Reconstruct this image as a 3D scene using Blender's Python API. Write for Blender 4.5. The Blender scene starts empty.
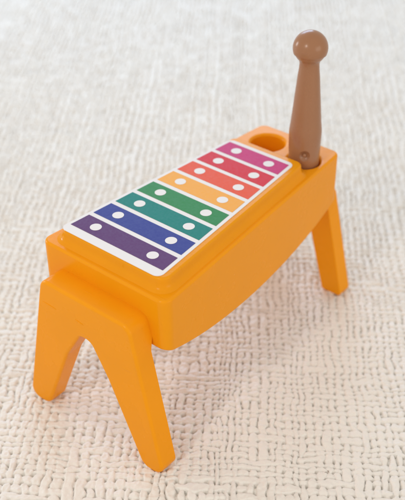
import bpy, bmesh, math
import numpy as np
from mathutils import Vector, Matrix

# 1 Blender unit = 1 cm
sc = bpy.context.scene
sc.unit_settings.scale_length = 0.01

# ------------------------------------------------------------------ camera
fw = Vector((-0.52123837, 0.62466015, -0.58147249)).normalized()
rt = Vector((0.7708264, 0.63701051, -0.00665416)).normalized()
up = rt.cross(fw).normalized(); rt = fw.cross(up).normalized()
cam_d = bpy.data.cameras.new('camera'); cam = bpy.data.objects.new('camera', cam_d)
sc.collection.objects.link(cam)
m = Matrix((rt, up, -fw)).transposed().to_4x4(); m.translation = Vector((10.07005, -9.31644, 13.67612))
cam.matrix_world = m
cam_d.sensor_fit = 'HORIZONTAL'; cam_d.sensor_width = 36.0
cam_d.lens = 36.0 * 989.6215 / 405.0
cam_d.clip_start = 0.1; cam_d.clip_end = 2000
cam_d.dof.use_dof = True
cam_d.dof.focus_distance = 17.2
cam_d.dof.aperture_fstop = 0.38
sc.camera = cam
sc.render.resolution_x = 829; sc.render.resolution_y = 1024

# ------------------------------------------------------------------ room light
w = bpy.data.worlds.new('World'); sc.world = w; w.use_nodes = True
bg = w.node_tree.nodes['Background']
bg.inputs['Color'].default_value = (1.0, 0.955, 0.89, 1); bg.inputs['Strength'].default_value = 0.79

def area(name, loc, target, sx, sy, power, col):
    d = bpy.data.lights.new(name, 'AREA'); d.shape = 'RECTANGLE'; d.size = sx; d.size_y = sy
    d.energy = power; d.color = col
    o = bpy.data.objects.new(name, d); sc.collection.objects.link(o)
    o.location = loc
    o.rotation_euler = (Vector(target) - Vector(loc)).to_track_quat('-Z', 'Y').to_euler()
    return o
# the big window behind the toy, and a smaller one behind the photographer's left shoulder
area('window_light', (-80, 86, 52), (-3, 6, 0), 62, 44, 58000, (0.48, 0.71, 1.0))
area('right_fill', (42, 2, 13), (0, 3, 2), 26, 18, 2700, (1.0, 0.93, 0.84))  # soft warm fill added on the right to brighten the toy's side, not a window
area('room_light', (1.2, -20.8, 20.8), (0, 2, 2), 2.2, 4.5, 1700, (1.0, 0.93, 0.86))
area('side_window', (-38, -6, 11), (0, 4, 3), 4, 9, 3000, (0.95, 0.97, 1.0))

sc.view_settings.view_transform = 'Standard'; sc.view_settings.look = 'None'
sc.view_settings.exposure = 0.0; sc.view_settings.gamma = 1.0

# ------------------------------------------------------------------ helpers
def link(name, bm, mats, parent=None, smooth=True, angle=38):
    me = bpy.data.meshes.new(name)
    if smooth:
        for f in bm.faces: f.smooth = True
        for e in bm.edges:
            if len(e.link_faces) == 2 and e.calc_face_angle(0) > math.radians(angle): e.smooth = False
    bm.to_mesh(me); bm.free()
    for mm in (mats if isinstance(mats, (list, tuple)) else [mats]): me.materials.append(mm)
    o = bpy.data.objects.new(name, me); sc.collection.objects.link(o)
    if parent: o.parent = parent
    return o
def wn(o):
    md = o.modifiers.new('weighted_normal', 'WEIGHTED_NORMAL'); md.keep_sharp = True; md.weight = 80
def tag(o, label=None, cat=None, group=None, kind=None):
    for k, v in (('label', label), ('category', cat), ('group', group), ('kind', kind)):
        if v: o[k] = v
def srgb(r, g, b):
    f = lambda c: (c / 12.92 if c <= .04045 else ((c + .055) / 1.055) ** 2.4)
    return (f(r / 255), f(g / 255), f(b / 255), 1)

def mat(name, col, rough=.4, spec=.5, nscale=3.0, namt=.04, bump=.0, bscale=30, coat=0, rvar=.06, sss=0, sscol=None):
    m = bpy.data.materials.new(name); m.use_nodes = True
    nt = m.node_tree; N = nt.nodes; L = nt.links; p = N['Principled BSDF']
    tc = N.new('ShaderNodeTexCoord')
    nz = N.new('ShaderNodeTexNoise'); nz.inputs['Scale'].default_value = nscale; nz.inputs['Detail'].default_value = 5
    L.new(tc.outputs['Object'], nz.inputs['Vector'])
    mx = N.new('ShaderNodeMix'); mx.data_type = 'RGBA'
    c = col
    mx.inputs['A'].default_value = (c[0] * (1 - namt), c[1] * (1 - namt), c[2] * (1 - namt), 1)
    mx.inputs['B'].default_value = (min(1, c[0] * (1 + namt)), min(1, c[1] * (1 + namt)), min(1, c[2] * (1 + namt)), 1)
    L.new(nz.outputs['Fac'], mx.inputs['Factor']); L.new(mx.outputs['Result'], p.inputs['Base Color'])
    mr = N.new('ShaderNodeMapRange'); mr.inputs['To Min'].default_value = rough - rvar; mr.inputs['To Max'].default_value = rough + rvar
    mr.inputs['From Min'].default_value = .3; mr.inputs['From Max'].default_value = .7
    L.new(nz.outputs['Fac'], mr.inputs['Value']); L.new(mr.outputs['Result'], p.inputs['Roughness'])
    p.inputs['Specular IOR Level'].default_value = spec
    p.inputs['Coat Weight'].default_value = coat; p.inputs['Coat Roughness'].default_value = .2
    if bump:
        b = N.new('ShaderNodeBump'); b.inputs['Strength'].default_value = bump; b.inputs['Distance'].default_value = .02
        n2 = N.new('ShaderNodeTexNoise'); n2.inputs['Scale'].default_value = bscale; n2.inputs['Detail'].default_value = 4
        L.new(tc.outputs['Object'], n2.inputs['Vector']); L.new(n2.outputs['Fac'], b.inputs['Height'])
        L.new(b.outputs['Normal'], p.inputs['Normal'])
    if sss:
        p.inputs['Subsurface Weight'].default_value = sss
        p.inputs['Subsurface Radius'].default_value = sscol; p.inputs['Subsurface Scale'].default_value = .12
    return m

def scratches(m, amount=.35):
    nt = m.node_tree; N = nt.nodes; L = nt.links; p = N['Principled BSDF']
    prev = p.inputs['Normal'].links[0].from_socket
    tc = N.new('ShaderNodeTexCoord'); prevh = None
    for k, (sc_, rot) in enumerate((((1.2, 26, 7), (.3, .5, .2)), ((22, 1.5, 6), (.1, .7, .9)))):
        mp = N.new('ShaderNodeMapping'); mp.inputs['Scale'].default_value = sc_; mp.inputs['Rotation'].default_value = rot
        n = N.new('ShaderNodeTexNoise'); n.inputs['Scale'].default_value = 1.0; n.inputs['Detail'].default_value = 1
        r = N.new('ShaderNodeMapRange'); r.inputs['From Min'].default_value = .74; r.inputs['From Max'].default_value = .80
        L.new(tc.outputs['Object'], mp.inputs['Vector']); L.new(mp.outputs['Vector'], n.inputs['Vector']); L.new(n.outputs['Fac'], r.inputs['Value'])
        b = N.new('ShaderNodeBump'); b.inputs['Strength'].default_value = amount; b.inputs['Distance'].default_value = .01
        L.new(r.outputs['Result'], b.inputs['Height']); L.new(prev, b.inputs['Normal']); prev = b.outputs['Normal']
    L.new(prev, p.inputs['Normal'])

M_or = mat('orange_plastic', (.96, .385, .006, 1), rough=.27, spec=.17, nscale=1.2, namt=.05, bump=.10, bscale=9)
M_br = mat('brown_plastic', (.335, .155, .074, 1), rough=.27, spec=.42, nscale=2, namt=.06, bump=.06, bscale=12)
scratches(M_or)
# thin coloured plastic lets some light through
nt_ = M_or.node_tree; p_ = nt_.nodes['Principled BSDF']; out_ = nt_.nodes['Material Output']
tr_ = nt_.nodes.new('ShaderNodeBsdfTranslucent'); tr_.inputs['Color'].default_value = (1.0, .42, .05, 1)
ms_ = nt_.nodes.new('ShaderNodeMixShader'); ms_.inputs['Fac'].default_value = .2
nt_.links.new(p_.outputs['BSDF'], ms_.inputs[1]); nt_.links.new(tr_.outputs['BSDF'], ms_.inputs[2]); nt_.links.new(ms_.outputs['Shader'], out_.inputs['Surface'])
M_wh = mat('sticker_white', (.78, .755, .75, 1), rough=.5, spec=.2, nscale=6, namt=.02)
bar_cols = [('purple', (92, 50, 104)), ('blue', (52, 60, 140)), ('teal', (12, 122, 112)), ('green', (48, 130, 68)),
            ('yellow', (236, 166, 62)), ('orange', (224, 84, 46)), ('red', (206, 38, 48)), ('pink', (194, 46, 112))]

# ------------------------------------------------------------------ tabletop: embossed woven vinyl
def hashgrid(seed, n, k):
    return np.random.default_rng(seed).random((n, k))
def vnoise(x, y, wl, seed):
    g = np.random.default_rng(seed).random((256, 256)).astype(np.float32)
    x = x / wl; y = y / wl
    xi = np.floor(x).astype(int); yi = np.floor(y).astype(int)
    fx = x - xi; fy = y - yi; fx = fx * fx * (3 - 2 * fx); fy = fy * fy * (3 - 2 * fy)
    a = g[xi % 256, yi % 256]; b = g[(xi + 1) % 256, yi % 256]; c = g[xi % 256, (yi + 1) % 256]; d = g[(xi + 1) % 256, (yi + 1) % 256]
    return (a * (1 - fx) + b * fx) * (1 - fy) + (c * (1 - fx) + d * fx) * fy - .5

def yarns(lo, hi, seed, pitch):
    r = np.random.default_rng(seed); c = []; x = lo
    while x < hi:
        step = pitch * (.72 + .56 * r.random())
        if r.random() < .2: step *= .6
        x += step; c.append(x)
    return np.array(c)

def weave(u, v):
    U = u + .09 * vnoise(u, v, 1.7, 1) + .06 * vnoise(u, v, .40, 2) + .06 * vnoise(u, v, .13, 21)
    V = v + .09 * vnoise(u, v, 1.9, 3) + .075 * vnoise(u, v, .36, 4) + .06 * vnoise(u, v, .12, 22)
    A = yarns(-70, 70, 11, .178); B = yarns(-30, 110, 12, .172)
    def near(c, t):
        k = np.clip(np.searchsorted(c, t), 1, len(c) - 1)
        lo = c[k - 1]; hi = c[k]; pick = (t - lo) < (hi - t)
        i = np.where(pick, k - 1, k)
        gap_prev = np.where(i > 0, c[i] - c[np.maximum(i - 1, 0)], .24); gap_next = c[np.minimum(i + 1, len(c) - 1)] - c[i]
        d = t - c[i]; g = np.where(d < 0, gap_prev, gap_next)
        return i, d / (g * .5 + 1e-6), k, (t - lo) / (hi - lo + 1e-6)
    ia, da, ka, fa = near(A, U); ib, db, kb, fb = near(B, V)
    r = np.random.default_rng(5)
    par = (np.add.outer(np.arange(len(A)), np.arange(len(B))) % 2).astype(float)
    flip = r.random(par.shape) < .15
    T = np.where(flip, 1 - par, par)                     # 1 = lengthwise yarn on top
    T = T * 2 - 1; T *= (.6 + .6 * r.random(T.shape))
    T += .12
    sm = lambda f: .5 - .5 * np.cos(np.pi * np.clip((f - .5) * 1.35 + .5, 0, 1))
    s1 = T[ia, kb - 1] * (1 - sm(fb)) + T[ia, kb] * sm(fb)
    s2 = T[ka - 1, ib] * (1 - sm(fa)) + T[ka, ib] * sm(fa)
    # every float has its own width
    WA = .60 + .34 * np.random.default_rng(6).random(par.shape); WB = .58 + .36 * np.random.default_rng(7).random(par.shape)
    wa = WA[ia, kb - 1] * (1 - sm(fb)) + WA[ia, kb] * sm(fb) + .12 * s1
    wb = WB[ka - 1, ib] * (1 - sm(fa)) + WB[ka, ib] * sm(fa) - .12 * s2
    pa = np.clip(1 - (np.abs(da) / wa) ** 5.0, -.35, 1); pb = np.clip(1 - (np.abs(db) / wb) ** 5.0, -.35, 1)
    ha = pa * (.60 + .40 * s1); hb = pb * (.60 - .40 * s2)
    k = 15.0
    h = np.log(np.exp(k * ha) + np.exp(k * hb)) / k
    h = 1.10 * (1 - np.exp(-2.2 * np.maximum(h, -.12)))
    h += .20 * vnoise(u, v, .045, 8) + .26 * vnoise(u, v, .09, 9) + .04 * vnoise(u, v, .8, 10)
    return h * .082

def steps(a, fine0, fine1, b, d0, grow):
    mid = list(np.arange(fine0, fine1, d0)); lo = []; x = fine0; s = d0
    while x > a: s *= grow; x -= s; lo.append(x)
    hi = []; x = mid[-1]; s = d0
    while x < b: s *= grow; x += s; hi.append(x)
    return np.array(lo[::-1] + mid + hi)
fdir = Vector((fw.x, fw.y, 0)).normalized(); rdir = Vector((fdir.y, -fdir.x, 0))
us = steps(-60, -5.5, 6.0, 60, .0148, 1.022)
vs = steps(-20, -8.5, 2.5, 100, .0148, 1.0042)
def tabletop():
    # u: across, v: away from the camera; origin under the toy; cloth lies a few degrees off the camera's axis
    a = math.radians(-3.0)
    r2 = Vector((rdir.x * math.cos(a) - rdir.y * math.sin(a), rdir.x * math.sin(a) + rdir.y * math.cos(a)))
    f2 = Vector((-r2.y, r2.x))
    u, v = np.meshgrid(us, vs, indexing='ij')
    h = weave(u.astype(np.float64), v.astype(np.float64))
    fade = np.clip((48 - np.abs(v)) / 20, 0, 1) * np.clip((50 - np.abs(u)) / 25, 0, 1)
    h = h * fade + .045 * (1 - fade)
    # top of the threads carries the feet (z = 0)
    z = h - .111
    x = u * r2.x + v * f2.x; y = u * r2.y + v * f2.y
    nu, nv = u.shape
    co = np.stack([x, y, z], -1).reshape(-1, 3).astype(np.float32)
    i = np.arange(nu - 1)[:, None] * nv + np.arange(nv - 1)[None, :]
    q = np.stack([i, i + nv, i + nv + 1, i + 1], -1).reshape(-1, 4).astype(np.int32)
    me = bpy.data.meshes.new('tabletop')
    me.vertices.add(len(co)); me.vertices.foreach_set('co', co.ravel())
    me.loops.add(q.size); me.loops.foreach_set('vertex_index', q.ravel())
    me.polygons.add(len(q)); me.polygons.foreach_set('loop_start', np.arange(0, q.size, 4, dtype=np.int32))
    me.update(calc_edges=True)
    me.polygons.foreach_set('use_smooth', np.ones(len(q), dtype=bool)); me.update()
    print('tabletop quads', len(q))
    m = bpy.data.materials.new('woven_vinyl'); m.use_nodes = True
    nt = m.node_tree; N = nt.nodes; L = nt.links; p = N['Principled BSDF']
    tc = N.new('ShaderNodeTexCoord')
    n1 = N.new('ShaderNodeTexNoise'); n1.inputs['Scale'].default_value = .5; n1.inputs['Detail'].default_value = 6
    n2 = N.new('ShaderNodeTexNoise'); n2.inputs['Scale'].default_value = 4.2; n2.inputs['Detail'].default_value = 3
    r1 = N.new('ShaderNodeValToRGB')
    r1.color_ramp.elements[0].position = .35; r1.color_ramp.elements[0].color = (.785, .75, .70, 1)
    r1.color_ramp.elements[1].position = .65; r1.color_ramp.elements[1].color = (.81, .78, .73, 1)
    # sparse specks of dirt caught in the weave
    r2_ = N.new('ShaderNodeValToRGB'); r2_.color_ramp.elements[0].position = .755; r2_.color_ramp.elements[0].color = (0, 0, 0, 1)
    r2_.color_ramp.elements[1].position = .80; r2_.color_ramp.elements[1].color = (1, 1, 1, 1)
    mx = N.new('ShaderNodeMix'); mx.data_type = 'RGBA'; mx.inputs['B'].default_value = (.22, .15, .10, 1)
    L.new(tc.outputs['Object'], n1.inputs['Vector']); L.new(tc.outputs['Object'], n2.inputs['Vector'])
    L.new(n1.outputs['Fac'], r1.inputs['Fac']); L.new(r1.outputs['Color'], mx.inputs['A'])
    L.new(n2.outputs['Fac'], r2_.inputs['Fac']); L.new(r2_.outputs['Color'], mx.inputs['Factor'])
    L.new(mx.outputs['Result'], p.inputs['Base Color'])
    p.inputs['Roughness'].default_value = .46; p.inputs['Specular IOR Level'].default_value = .35
    b = N.new('ShaderNodeBump'); b.inputs['Strength'].default_value = .7; b.inputs['Distance'].default_value = .012
    n3 = N.new('ShaderNodeTexNoise'); n3.inputs['Scale'].default_value = 20; n3.inputs['Detail'].default_value = 5
    L.new(tc.outputs['Object'], n3.inputs['Vector']); L.new(n3.outputs['Fac'], b.inputs['Height']); L.new(b.outputs['Normal'], p.inputs['Normal'])
    me.materials.append(m)
    o = bpy.data.objects.new('tabletop', me); sc.collection.objects.link(o)
    tag(o, 'off-white coarsely woven embossed surface under the toy', 'tabletop', kind='structure')
tabletop()

# ------------------------------------------------------------------ the toy: dimensions
L_ = 6.0; H = 3.537; WN, WF = 1.50, .984
HS = .2334
def hw(y): return WN + (WF - WN) * y / L_
PY = [0, .25, .54, .89, 1.34, 2.08, 3.13, 3.9, 4.34, 5.01, 5.5, 6.0]
PZ = [2.48, 2.38, 2.29, 2.20, 2.11, 2.00, 1.955, 1.985, 2.04, 2.15, 2.27, 2.44]
def zbot(y):
    # smooth interpolation of the belly curve
    c = np.polyfit(PY, PZ, 4)
    return float(np.polyval(c, y))

def outline(y0, y1, off, r0, r1, n=8, ns=30, hwf=hw, cx=0.0):
    """right-hand side points (x, y) from the near middle to the far middle, offset inwards by off"""
    a0 = y0 + off; a1 = y1 - off
    h = lambda y: hwf(y) - off
    pts = [(0 + (h(a0) - r0) * k / 4, a0) for k in range(4)]
    for k in range(n + 1):
        t = math.pi / 2 * k / n
        y = a0 + r0 - r0 * math.cos(t)
        pts.append((h(y) - r0 + r0 * math.sin(t), y))
    for k in range(1, ns):
        y = a0 + r0 + (a1 - r1 - a0 - r0) * k / ns
        pts.append((h(y), y))
    for k in range(n + 1):
        t = math.pi / 2 * k / n
        y = a1 - r1 + r1 * math.sin(t)
        pts.append((h(y) - r1 + r1 * math.cos(t), y))
    pts += [((h(a1) - r1) * (3 - k) / 4, a1) for k in range(4)]
    return pts

def shell(bm, levels, cx=0.0, cap_bottom=True):
    """levels: list of (right side outline, z function); top cap and bottom cap are quad strips"""
    rings = []
    for pts, zf in levels:
        R = [bm.verts.new((cx + x, y, zf(y))) for x, y in pts]
        Lf = [None] * len(pts)
        for i, (x, y) in enumerate(pts):
            Lf[i] = R[i] if abs(x) < 1e-9 else bm.verts.new((cx - x, y, zf(y)))
        rings.append((R, Lf))
    def f(*v):
        u = []
        for a in v:
            if a not in u: u.append(a)
        if len(u) > 2: bm.faces.new(u)
    for (R0, L0), (R1, L1) in zip(rings, rings[1:]):
        for i in range(len(R0) - 1):
            f(R0[i], R1[i], R1[i + 1], R0[i + 1]); f(L0[i], L0[i + 1], L1[i + 1], L1[i])
    for which, (R, Lf) in ((0, rings[0]), (1, rings[-1])):
        if which == 1 and not cap_bottom: break
        for i in range(len(R) - 1):
            (f(R[i], R[i + 1], Lf[i + 1], Lf[i]) if which == 0 else f(R[i], Lf[i], Lf[i + 1], R[i + 1]))
    bmesh.ops.recalc_face_normals(bm, faces=bm.faces)

toy = bpy.data.objects.new('toy_xylophone', None); toy.location = (0, 3, 0); sc.collection.objects.link(toy)
tag(toy, 'orange plastic toy xylophone on splayed legs, with rainbow bars on a white sticker', 'toy xylophone')

def place(o):           # geometry is written in scene coordinates; the toy's origin is on the ground between its feet
    o.data.transform(Matrix.Translation((0, -3, 0)))
    return o

# --- body
bm = bmesh.new(); lv = []
RB = .05
for k in range(7):
    t = math.pi / 2 * k / 6
    off = RB * (1 - math.sin(t)); zz = H - RB * (1 - math.cos(t))
    lv.append((outline(0, L_, off, max(.02, .21 - off), .17 - off), (lambda z: (lambda y: z))(zz)))
lv.append((outline(0, L_, 0, .21, .17), lambda y: H - .45))
lv.append((outline(0, L_, 0.0, .21, .17), lambda y: zbot(y) + .05))
lv.append((outline(0, L_, 0.015, .195, .155), lambda y: zbot(y) + .015))
lv.append((outline(0, L_, 0.05, .16, .12), lambda y: zbot(y)))
shell(bm, lv)
body = link('body', bm, M_or)
def lathe(prof, cx, cy, n=64):
    bm = bmesh.new(); rings = []
    for r, z in prof:
        if r < 1e-6: rings.append([bm.verts.new((cx, cy, z))])
        else: rings.append([bm.verts.new((cx + r * math.cos(2 * math.pi * k / n), cy + r * math.sin(2 * math.pi * k / n), z)) for k in range(n)])
    for a, b in zip(rings, rings[1:]):
        for k in range(n):
            q = [a[k % len(a)], a[(k + 1) % len(a)], b[(k + 1) % len(b)], b[k % len(b)]]
            u = []
            for v in q:
                if v not in u: u.append(v)
            if len(u) > 2: bm.faces.new(u)
    bmesh.ops.recalc_face_normals(bm, faces=bm.faces)
    return bm
def apply_bool(o, cutters):
    for c in cutters:
        md = o.modifiers.new('cut', 'BOOLEAN'); md.operation = 'DIFFERENCE'; md.solver = 'EXACT'; md.object = c
    dg = bpy.context.evaluated_depsgraph_get(); dg.update()
    me = bpy.data.meshes.new_from_object(o.evaluated_get(dg))
    o.modifiers.clear(); o.data = me
    for c in cutters: bpy.data.objects.remove(c)
cut = []
for hx, hy, hr in ((-.41, 5.39, .355), (.575, 5.27, .338)):
    prof = [(0, 2.35), (hr - .12, 2.35), (hr - .03, 2.42), (hr, 2.55), (hr, H - .06)]
    for k in range(1, 6):
        t = math.pi / 2 * k / 6; prof.append((hr + .06 * (1 - math.cos(t)), H - .06 + .06 * math.sin(t)))
    prof += [(hr + .062, H), (hr + .062, H + .2), (0, H + .2)]
    b_ = lathe(prof, hx, hy)
    c = link('hole_cutter', b_, M_or); cut.append(c)
apply_bool(body, cut)
# --- raised plate joined to the same moulding
bm = bmesh.new(); bm.from_mesh(body.data)
ph = lambda y: 1.285 - .0876 * y
PCX = .012
lv = []
RT = .045
for k in range(6):
    t = math.pi / 2 * k / 5
    off = RT * (1 - math.sin(t)); zz = H + HS - RT * (1 - math.cos(t))
    lv.append((outline(.225, 4.84, off, .22 - off, .16 - off, hwf=ph), (lambda z: (lambda y: z))(zz)))
for off, dz in ((-.006, .13), (-.014, .09), (-.032, .05), (-.06, .022), (-.10, .004), (-.13, -.004), (-.13, -.03)):
    lv.append((outline(.225, 4.84, off, .22 - off, .16 - off, hwf=ph), (lambda z: (lambda y: z))(H + dz)))
shell(bm, lv, cx=PCX)
for f in bm.faces: f.smooth = True
bm.to_mesh(body.data); bm.free()
me = body.data
bm = bmesh.new(); bm.from_mesh(me)
for f in bm.faces: f.smooth = True
for e in bm.edges: e.smooth = not (len(e.link_faces) == 2 and e.calc_face_angle(0) > math.radians(40))
bm.to_mesh(me); bm.free()
wn(body); body.parent = toy; place(body)

# --- leg frames: an A-shaped moulding, upper crosspiece and two splayed legs
def fillet(poly, radii, n=7):
    out = []
    N_ = len(poly)
    for i in range(N_):
        p0 = Vector(poly[i - 1]); p1 = Vector(poly[i]); p2 = Vector(poly[(i + 1) % N_]); r = radii[i]
        if r <= 0: out.append(tuple(p1)); continue
        a = (p0 - p1).normalized(); b = (p2 - p1).normalized()
        ang = a.angle(b); d = min(r / math.tan(ang / 2), .49 * min((p0 - p1).length, (p2 - p1).length))
        r = d * math.tan(ang / 2)
        s = p1 + a * d; e = p1 + b * d
        c = p1 + (a + b).normalized() * (r / math.sin(ang / 2))
        v0 = s - c; v1 = e - c
        t0 = math.atan2(v0.y, v0.x); t1 = math.atan2(v1.y, v1.x); dt = (t1 - t0 + math.pi) % (2 * math.pi) - math.pi
        for k in range(n + 1):
            t = t0 + dt * k / n
            out.append((c.x + r * math.cos(t), c.y + r * math.sin(t)))
    return out

def inset(poly, d):
    out = []; n = len(poly)
    for i in range(n):
        p0 = Vector(poly[i - 1]); p1 = Vector(poly[i]); p2 = Vector(poly[(i + 1) % n])
        e1 = (p1 - p0).normalized(); e2 = (p2 - p1).normalized()
        n1 = Vector((-e1.y, e1.x)); n2 = Vector((-e2.y, e2.x))
        b = (n1 + n2); b.normalize(); s = max(.5, b.dot(n1))
        out.append(tuple(p1 + b * (d / s)))
    return out

def frame_bm(poly, yface, yback, r, lean=0.0, rb=.0, stepz=0, thin=0):
    """poly: ccw outline in (x, z); yface is the rounded outer face, yback the one against the body"""
    sgn = 1 if yback > yface else -1
    bm = bmesh.new(); rings = []
    K = 5
    def yy(base, z):      # feet stand slightly forward of the crosspiece
        return base - sgn * lean * max(0, (2.6 - z)) / 2.6
    pp = []
    for i_ in range(len(poly)):
        p_, q_ = poly[i_], poly[(i_ + 1) % len(poly)]; pp.append(p_)
        if stepz and abs(p_[1] - q_[1]) > 1.0 and min(p_[1], q_[1]) < stepz < max(p_[1], q_[1]) and abs(p_[0]) > .9:
            for dz in ([.16, .10, .03, -.03, -.10, -.16] if p_[1] > q_[1] else [-.16, -.10, -.03, .03, .10, .16]):
                f_ = (stepz + dz - p_[1]) / (q_[1] - p_[1]); pp.append((p_[0] + (q_[0] - p_[0]) * f_, stepz + dz))
    poly = pp
    for k in range(K + 1):
        t = math.pi / 2 * k / K
        pl = inset(poly, r * (1 - math.sin(t)))
        rings.append([bm.verts.new((x, yy(yface + sgn * r * (1 - math.cos(t)), z), z)) for x, z in pl])
    if rb:
        for k in range(K + 1):
            t = math.pi / 2 * k / K
            pl = inset(poly, rb * (1 - math.cos(t)))
            rings.append([bm.verts.new((x, yy(yback - sgn * rb * (1 - math.sin(t)), z), z)) for x, z in pl])
    else:
        rings.append([bm.verts.new((x, yback - (thin * max(0, min(1, .5 - (z - stepz) / .3)) if stepz else 0), z)) for x, z in poly])
    n = len(poly)
    for a, b in zip(rings, rings[1:]):
        for i in range(n): bm.faces.new((a[i], a[(i + 1) % n], b[(i + 1) % n], b[i]))
    bmesh.ops.recalc_face_normals(bm, faces=bm.faces)
    f1 = bm.faces.new(rings[0]); f2 = bm.faces.new(rings[-1])
    bmesh.ops.recalc_face_normals(bm, faces=bm.faces)
    # split the big end faces into clean pieces
    bmesh.ops.triangulate(bm, faces=[f1, f2])
    return bm

def split_frame(bm, zcut, group):
    """cut the moulding into crosspiece and two legs along z = zcut"""
    me = bpy.data.meshes.new('tmp'); bm.to_mesh(me); bm.free()
    res = []
    for which in ('top', 'left', 'right'):
        b = bmesh.new(); b.from_mesh(me)
        geom = b.verts[:] + b.edges[:] + b.faces[:]
        bmesh.ops.bisect_plane(b, geom=geom, plane_co=(0, 0, zcut), plane_no=(0, 0, 1),
                               clear_outer=(which != 'top'), clear_inner=(which == 'top'))
        if which != 'top':
            kill = [f for f in b.faces if (f.calc_center_median().x > 0) != (which == 'right')]
            bmesh.ops.delete(b, geom=kill, context='FACES')
        for v in [v for v in b.verts if not v.link_faces]: b.verts.remove(v)
        res.append(b)
    return res

def make_frame(half, yface, yback, r, zcut, lean, rb=0, label=None, stepz=0, thin=0, marks=()):
    poly = fillet([(x, z) for x, z, q in half] , [q for x, z, q in half])
    bm = frame_bm(poly, yface, yback, r, lean, rb, stepz, thin)
    top, l, rr = split_frame(bm, zcut, None)
    for (mx_, mz_, lx_, an_) in marks:      # small moulding flaws standing proud of the front face
        mm_ = Matrix.Translation((mx_, yface, mz_)) @ Matrix.Rotation(an_, 4, 'Y') @ Matrix.Diagonal((lx_, .012, .012, 1))
        bmesh.ops.create_uvsphere(top, u_segments=16, v_segments=8, radius=1.0, matrix=mm_)
    fr = link('leg_frame', top, M_or, toy, angle=60); wn(fr); place(fr)
    for b in (l, rr):
        o = link('leg', b, M_or, fr, angle=60); wn(o); place(o)
    if label: fr['label'] = label
    return fr
near = [(-1.07, 3.12, .22), (-1.79, -.06, .26), (-1.25, -.06, .24), (-.56, 1.62, .9), (-.17, 2.26, .16), (.09, 2.29, .2), (.47, 1.62, .9),
        (1.22, -.06, .22), (1.74, -.06, .24), (1.07, 3.12, .22)]
make_frame(near, -.47, .03, .06, 2.2, 0.0, label='near leg frame, wider one', stepz=2.60, thin=.12, marks=((-.13, 2.62, .11, .1), (-.88, 2.62, .19, .04)))
far = [(-.70, 2.42, .12), (-1.26, -.04, .07), (-.80, -.04, .07), (-.36, 1.55, .6), (-.10, 2.15, .18), (.10, 2.15, .18), (.36, 1.55, .6),
       (.81, -.04, .07), (1.31, -.04, .07), (.74, 2.42, .12)]
make_frame(far, 6.37, 5.97, .06, 2.05, 0.0, rb=.02, label='far leg frame, narrower one')

# --- sticker and its eight printed bars
SX = -.036
st_hw = lambda y: 1.207 - .0876 * y
pts = outline(.245, 4.675, 0, .15, .13, hwf=st_hw, ns=4)
bm = bmesh.new()
ZS = H + HS
shell(bm, [(outline(.245, 4.675, .004, .146, .126, hwf=st_hw, ns=4), lambda y: ZS + .012),
           (pts, lambda y: ZS + .008), (pts, lambda y: ZS + .001)], cx=SX)
sticker = link('sticker', bm, M_wh, toy, smooth=False); place(sticker)
sticker['label'] = 'white sticker with eight coloured bars'
NB = 8; gp = .025; bh = (1 - (NB - 1) * gp) / NB
M_dot = M_wh
for i, (cn, rgb) in enumerate(bar_cols):
    mb = mat(cn + '_print', srgb(*rgb), rough=.5, spec=.18, nscale=25, namt=.05)
    bm = bmesh.new()
    T0 = i * (bh + gp); T1 = T0 + bh
    yv = lambda t: .4398 + t * 4.128
    wv = lambda t: 1.0959 + (.7341 - 1.0959) * t
    z0 = ZS + .0125; z1 = ZS + .0165
    lo = [bm.verts.new((SX + s * wv(t), yv(t), z0)) for s, t in ((-1, T0), (1, T0), (1, T1), (-1, T1))]
    hi = [bm.verts.new((SX + s * wv(t), yv(t), z1)) for s, t in ((-1, T0), (1, T0), (1, T1), (-1, T1))]
    bm.faces.new(hi)
    for k in range(4): bm.faces.new((lo[k], lo[(k + 1) % 4], hi[(k + 1) % 4], hi[k]))
    tm = (T0 + T1) / 2; fr = .63 - .014 * i
    for s in (-1, 1):
        cx_ = SX + s * fr * wv(tm); cy_ = yv(tm); ring = []
        for zz in (z1 + .0005, z1 + .003):
            ring.append([bm.verts.new((cx_ + .107 * math.cos(a * math.pi / 18), cy_ + .107 * math.sin(a * math.pi / 18), zz)) for a in range(36)])
        f = bm.faces.new(ring[1]); f.material_index = 1
        for k in range(36):
            f = bm.faces.new((ring[0][k], ring[0][(k + 1) % 36], ring[1][(k + 1) % 36], ring[1][k])); f.material_index = 1
    bmesh.ops.recalc_face_normals(bm, faces=bm.faces)
    o = link('bar', bm, [mb, M_dot], sticker, smooth=False); place(o)
    o['label'] = cn + ' bar with two white dots'

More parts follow.
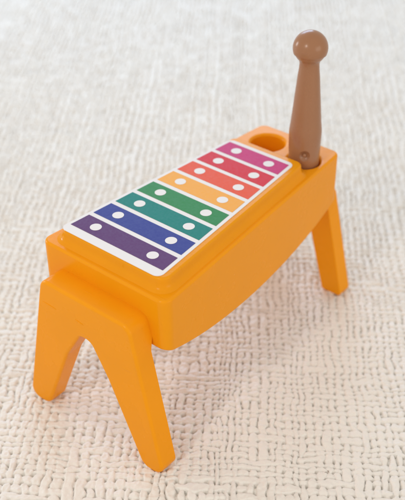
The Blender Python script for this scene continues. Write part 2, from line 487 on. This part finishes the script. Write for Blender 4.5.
# ------------------------------------------------------------------ the mallet standing in its hole
MX, MY = .575, 5.27
ZB = 5.965; RBALL = .334
prof = [(0, 2.50), (.24, 2.50), (.285, 2.55), (.295, 2.8), (.305, 3.3), (.312, 3.7), (.322, 4.05), (.325, 4.18), (.322, 4.26), (.312, 4.34), (.298, 4.45),
        (.285, 4.6), (.268, 4.8), (.250, 5.0), (.232, 5.2), (.214, 5.4), (.196, 5.55), (.191, 5.63), (.191, 5.66), (.195, 5.68)]
a0 = math.asin((5.712 - ZB) / RBALL)
zs_ = ZB - .135; ag = math.asin((zs_ - ZB) / RBALL)
K = 9
for k in range(K + 1):
    a = a0 + (ag - a0) * k / K; prof.append(((RBALL - .018) * math.cos(a), ZB + (RBALL - .018) * math.sin(a)))
K = 30
for k in range(1, K):
    a = ag + .03 + (math.pi / 2 - ag - .03) * k / K; prof.append((RBALL * math.cos(a), ZB + RBALL * math.sin(a)))
prof.append((0, ZB + RBALL))
bm = lathe(prof, MX, MY, 96)
mallet = link('mallet', bm, M_br, angle=50)
# small moulding pip low on the handle
d = Vector((cam.location.x - MX, cam.location.y - MY, 0)).normalized()
d = Matrix.Rotation(math.radians(2), 4, 'Z') @ d
pc = Vector((MX, MY, 3.80)) + d * .322
bm = bmesh.new(); bmesh.ops.create_uvsphere(bm, u_segments=24, v_segments=16, radius=.135, matrix=Matrix.Translation(pc + d * .055))
c = link('pip_cutter', bm, M_br); apply_bool(mallet, [c])
bm = bmesh.new(); bm.from_mesh(mallet.data)
bmesh.ops.create_uvsphere(bm, u_segments=16, v_segments=10, radius=.042, matrix=Matrix.Translation(pc - d * .062))
for f in bm.faces: f.smooth = True
for e in bm.edges: e.smooth = not (len(e.link_faces) == 2 and e.calc_face_angle(0) > math.radians(50))
bm.to_mesh(mallet.data); bm.free()
mallet.data.transform(Matrix.Translation((-MX, -MY, -2.5))); mallet.location = (MX, MY, 2.5)
tag(mallet, 'brown ball-headed mallet standing upright in a hole of the orange toy', 'mallet')
